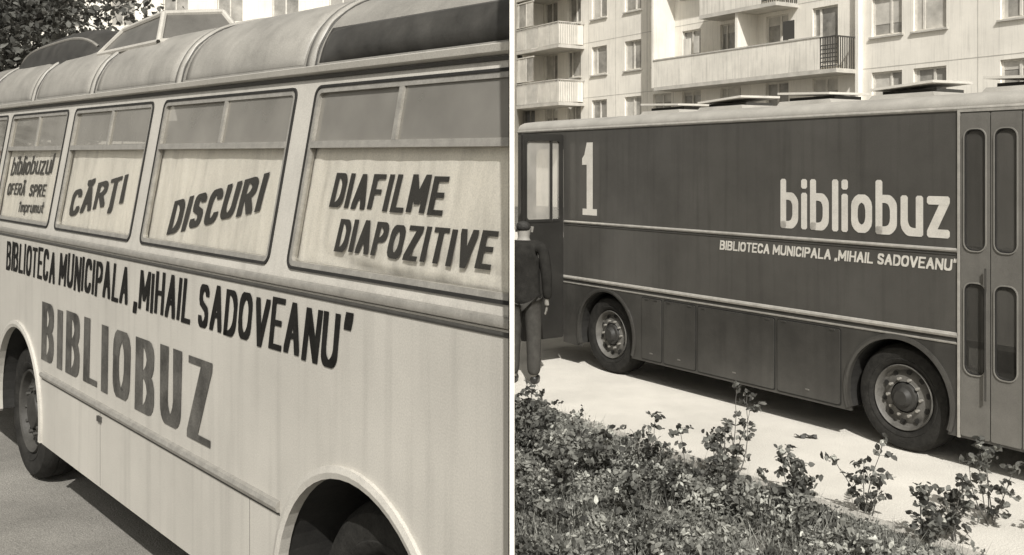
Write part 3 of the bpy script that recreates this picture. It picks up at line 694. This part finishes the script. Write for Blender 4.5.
def rose(x,y,h,seed,stems=5,flower=True,spread=.16):
    r=random.Random(seed);e=empty("rose_bush",(x,y,.01));V=[];F=[];C=[];tips=[]
    for i in range(stems):
        a=r.uniform(0,6.28);p=Vector((r.uniform(-.04,.04),r.uniform(-.04,.04),0));hh=h*r.uniform(.45,.9) if i else h
        tl=(.10 if i==0 else r.uniform(.25,.6))
        dirv=Vector((math.cos(a)*tl,math.sin(a)*tl,1)).normalized();rr0=.005
        for k in range(6):
            q=p+dirv*hh/6;dirv=(dirv+Vector((r.uniform(-.15,.15),r.uniform(-.15,.15),r.uniform(-.02,.1)))).normalized()
            stick(V,F,p,q,rr0,rr0*.85,5);rr0*=.85
            for _ in range(r.choice((1,1,2))):
                s=Vector((r.gauss(0,1),r.gauss(0,1),r.gauss(.1,.5))).normalized()*r.uniform(.05,.11)
                m_=q+s
                stick(V,F,q,m_,.0014,.001,3)
                for tq in (.5,.78,1.0):
                    c_=q.lerp(m_,tq)
                    for sg in (-1,1):C.append(c_+Vector((r.gauss(0,.008),r.gauss(0,.008),r.gauss(0,.006)))+Vector((s.y,-s.x,0)).normalized()*sg*.016)
            p=q
        tips.append(p)
        for _ in range(7):C.append(p+Vector((r.gauss(0,.02),r.gauss(0,.02),r.gauss(0,.02))))
    mk("stem",V,F,M['bark'],e)
    C=np.array([c[:] for c in C]);n=len(C)
    leafmesh("leaves",C,rng.normal(size=(n,3))*.7+np.array([0,-.3,.7]),rng.uniform(.014,.030,n),np.clip(rng.normal(.09,.06,n),.02,.35),e,.6)
    if flower:
        for t_ in tips[:2]:
            C=[];Nn=[]
            for _ in range(16):
                dv=Vector((r.gauss(0,1),r.gauss(0,1),r.gauss(.3,1))).normalized();C.append((t_+dv*.016)[:]);Nn.append(dv[:])
            leafmesh("flower",np.array(C),np.array(Nn),np.full(len(C),.018),rng.uniform(.40,.65,len(C)),e,.8)
    info(e,"rose bush with small leaves growing among weeds"+(", pale blooms" if flower else ""),"rose bush","rose bushes in the verge")
    return e
spots=[(1.62,7.22,.64,4,0),(1.50,7.05,.44,4,0),(2.24,6.30,.50,4,1),(2.98,6.20,.50,5,1),(.16,8.1,.42,5,0),(.50,7.4,.38,5,1),(.95,7.1,.44,5,0),(1.2,6.75,.44,5,1),(.35,6.5,.38,5,0),(1.75,6.35,.40,5,1),(.8,6.2,.36,5,1),(2.65,5.95,.36,4,0),(.10,7.5,.38,5,0),(.14,8.8,.28,4,0),(1.9,6.6,.32,4,0),(3.25,5.85,.34,4,0),(.62,6.9,.40,5,1),(1.35,6.2,.38,4,0),(2.45,5.85,.34,4,1)]
for i,(x,y,h,st,fl) in enumerate(spots): rose(x,y,h,30+i,st,bool(fl))
r=random.Random(5);V=[];F=[]
for i in range(9):
    for j in range(4):V.append((2.33+i*.022+r.uniform(-.006,.006),8.2+j*.02-.004*i,.004+r.uniform(0,.03)))
for i in range(8):
    for j in range(3):a=i*4+j;F.append((a,a+4,a+5,a+1))
o=mk("paper_scrap",V,F,M['trimdark']);info(o,"dark crumpled scrap lying on the pale pavement","litter")
# ================================================================== PERSON
pe=empty("person",(.12,10.3,0),rad(-14));info(pe,"person in dark jacket and trousers standing by open bus door","person")
def skin(name,pts,edges,radii,m,parent,sub=2,root=0):
    me=bpy.data.meshes.new(name);me.from_pydata(pts,edges,[]);o=bpy.data.objects.new(name,me);COL.objects.link(o)
    sm=o.modifiers.new("s","SKIN");sm.use_smooth_shade=True
    for i,v in enumerate(me.skin_vertices[0].data):
        rr_=radii[i];v.radius=rr_ if isinstance(rr_,tuple) else (rr_,rr_);v.use_root=(i==root)
    ss_=o.modifiers.new("u","SUBSURF");ss_.levels=sub;ss_.render_levels=sub
    bpy.context.view_layer.update()
    dg=bpy.context.evaluated_depsgraph_get();nm=bpy.data.meshes.new_from_object(o.evaluated_get(dg));nm.name=name
    bpy.data.objects.remove(o);o=bpy.data.objects.new(name,nm);COL.objects.link(o);nm.materials.clear();nm.materials.append(m)
    for p in nm.polygons:p.use_smooth=True
    if parent:o.parent=parent
    return o
B=[(0,0,.92),(0,.0,1.10),(0,-.01,1.28),(0,-.01,1.41),(0,.0,1.49),(0,.015,1.56),(0,.02,1.63),
   (.09,0,.86),(.10,.01,.48),(.10,-.01,.09),(.11,.12,.03),(-.09,0,.86),(-.11,.02,.48),(-.11,.0,.09),(-.12,.13,.03),
   (.18,-.01,1.39),(.225,-.02,1.12),(.235,.03,.86),(.235,.04,.80),(-.18,-.01,1.39),(-.225,-.02,1.12),(-.235,.03,.86),(-.235,.04,.80)]
E=[(0,1),(1,2),(2,3),(3,4),(4,5),(5,6),(0,7),(7,8),(8,9),(9,10),(0,11),(11,12),(12,13),(13,14),(3,15),(15,16),(16,17),(17,18),(3,19),(19,20),(20,21),(21,22)]
Rr=[(.10,.08),(.10,.08),(.12,.09),(.10,.07),.056,.078,.082,.06,.045,.035,.03,.06,.045,.035,.03,.05,.033,.022,(.016,.030),.05,.033,.022,(.016,.030)]
skin("body",B,E,Rr,M['skin'],pe)
V=[];F=[]
for sx in (1,-1):
    for i,(dx_,ln) in enumerate(((-.024,.065),(-.008,.075),(.008,.072),(.024,.055))):
        p=Vector((.235*sx,.042+dx_,.785));q=p+Vector((-.006*sx,.006,-ln*.5));q2=q+Vector((-.012*sx,.004,-ln*.5))
        stick(V,F,p,q,.009,.008,8);stick(V,F,q,q2,.008,.006,8)
    p=Vector((.228*sx,.065,.82));q=p+Vector((-.01*sx,.025,-.03));stick(V,F,p,q,.010,.009,8);stick(V,F,q,q+Vector((0,.008,-.03)),.009,.007,8)
mk("fingers",V,F,M['skin'],pe,smooth=True)
J=[(0,0,.78),(0,0,.92),(0,0,1.10),(0,-.01,1.28),(0,-.01,1.42),(0,0,1.465),(.205,-.01,1.40),(.245,-.02,1.12),(.245,.03,.87),(-.205,-.01,1.40),(-.245,-.02,1.12),(-.245,.03,.87)]
skin("jacket",J,[(0,1),(1,2),(2,3),(3,4),(4,5),(4,6),(6,7),(7,8),(4,9),(9,10),(10,11)],[(.205,.14),(.20,.135),(.185,.125),(.205,.13),(.16,.10),(.068,.068),.070,.060,.050,.070,.060,.050],M['suit'],pe,root=2)
skin("trousers",[(0,0,.93),(.09,0,.84),(.105,.01,.48),(.11,-.01,.08),(-.09,0,.84),(-.115,.02,.48),(-.12,0,.08)],[(0,1),(1,2),(2,3),(0,4),(4,5),(5,6)],[(.15,.11),.105,.085,.074,.105,.085,.074],M['trous'],pe)
for sx in (.11,-.12):
    skin("shoe",[(sx,-.04,.045),(sx,.06,.045),(sx,.17,.035)],[(0,1),(1,2)],[.045,.048,.036],M['shoe'],pe)
skin("hair",[(0,-.028,1.565),(0,-.022,1.62),(0,.0,1.672)],[(0,1),(1,2)],[(.070,.052),(.086,.078),(.062,.062)],M['hair'],pe)
V=[];F=[]
for sx in (1,-1):
    stick(V,F,(.082*sx,.02,1.56),(.088*sx,.015,1.615),.012,.018,8)
stick(V,F,(0,.10,1.57),(0,.11,1.60),.014,.008,6)
mk("face_feature",V,F,M['skin'],pe,smooth=True)
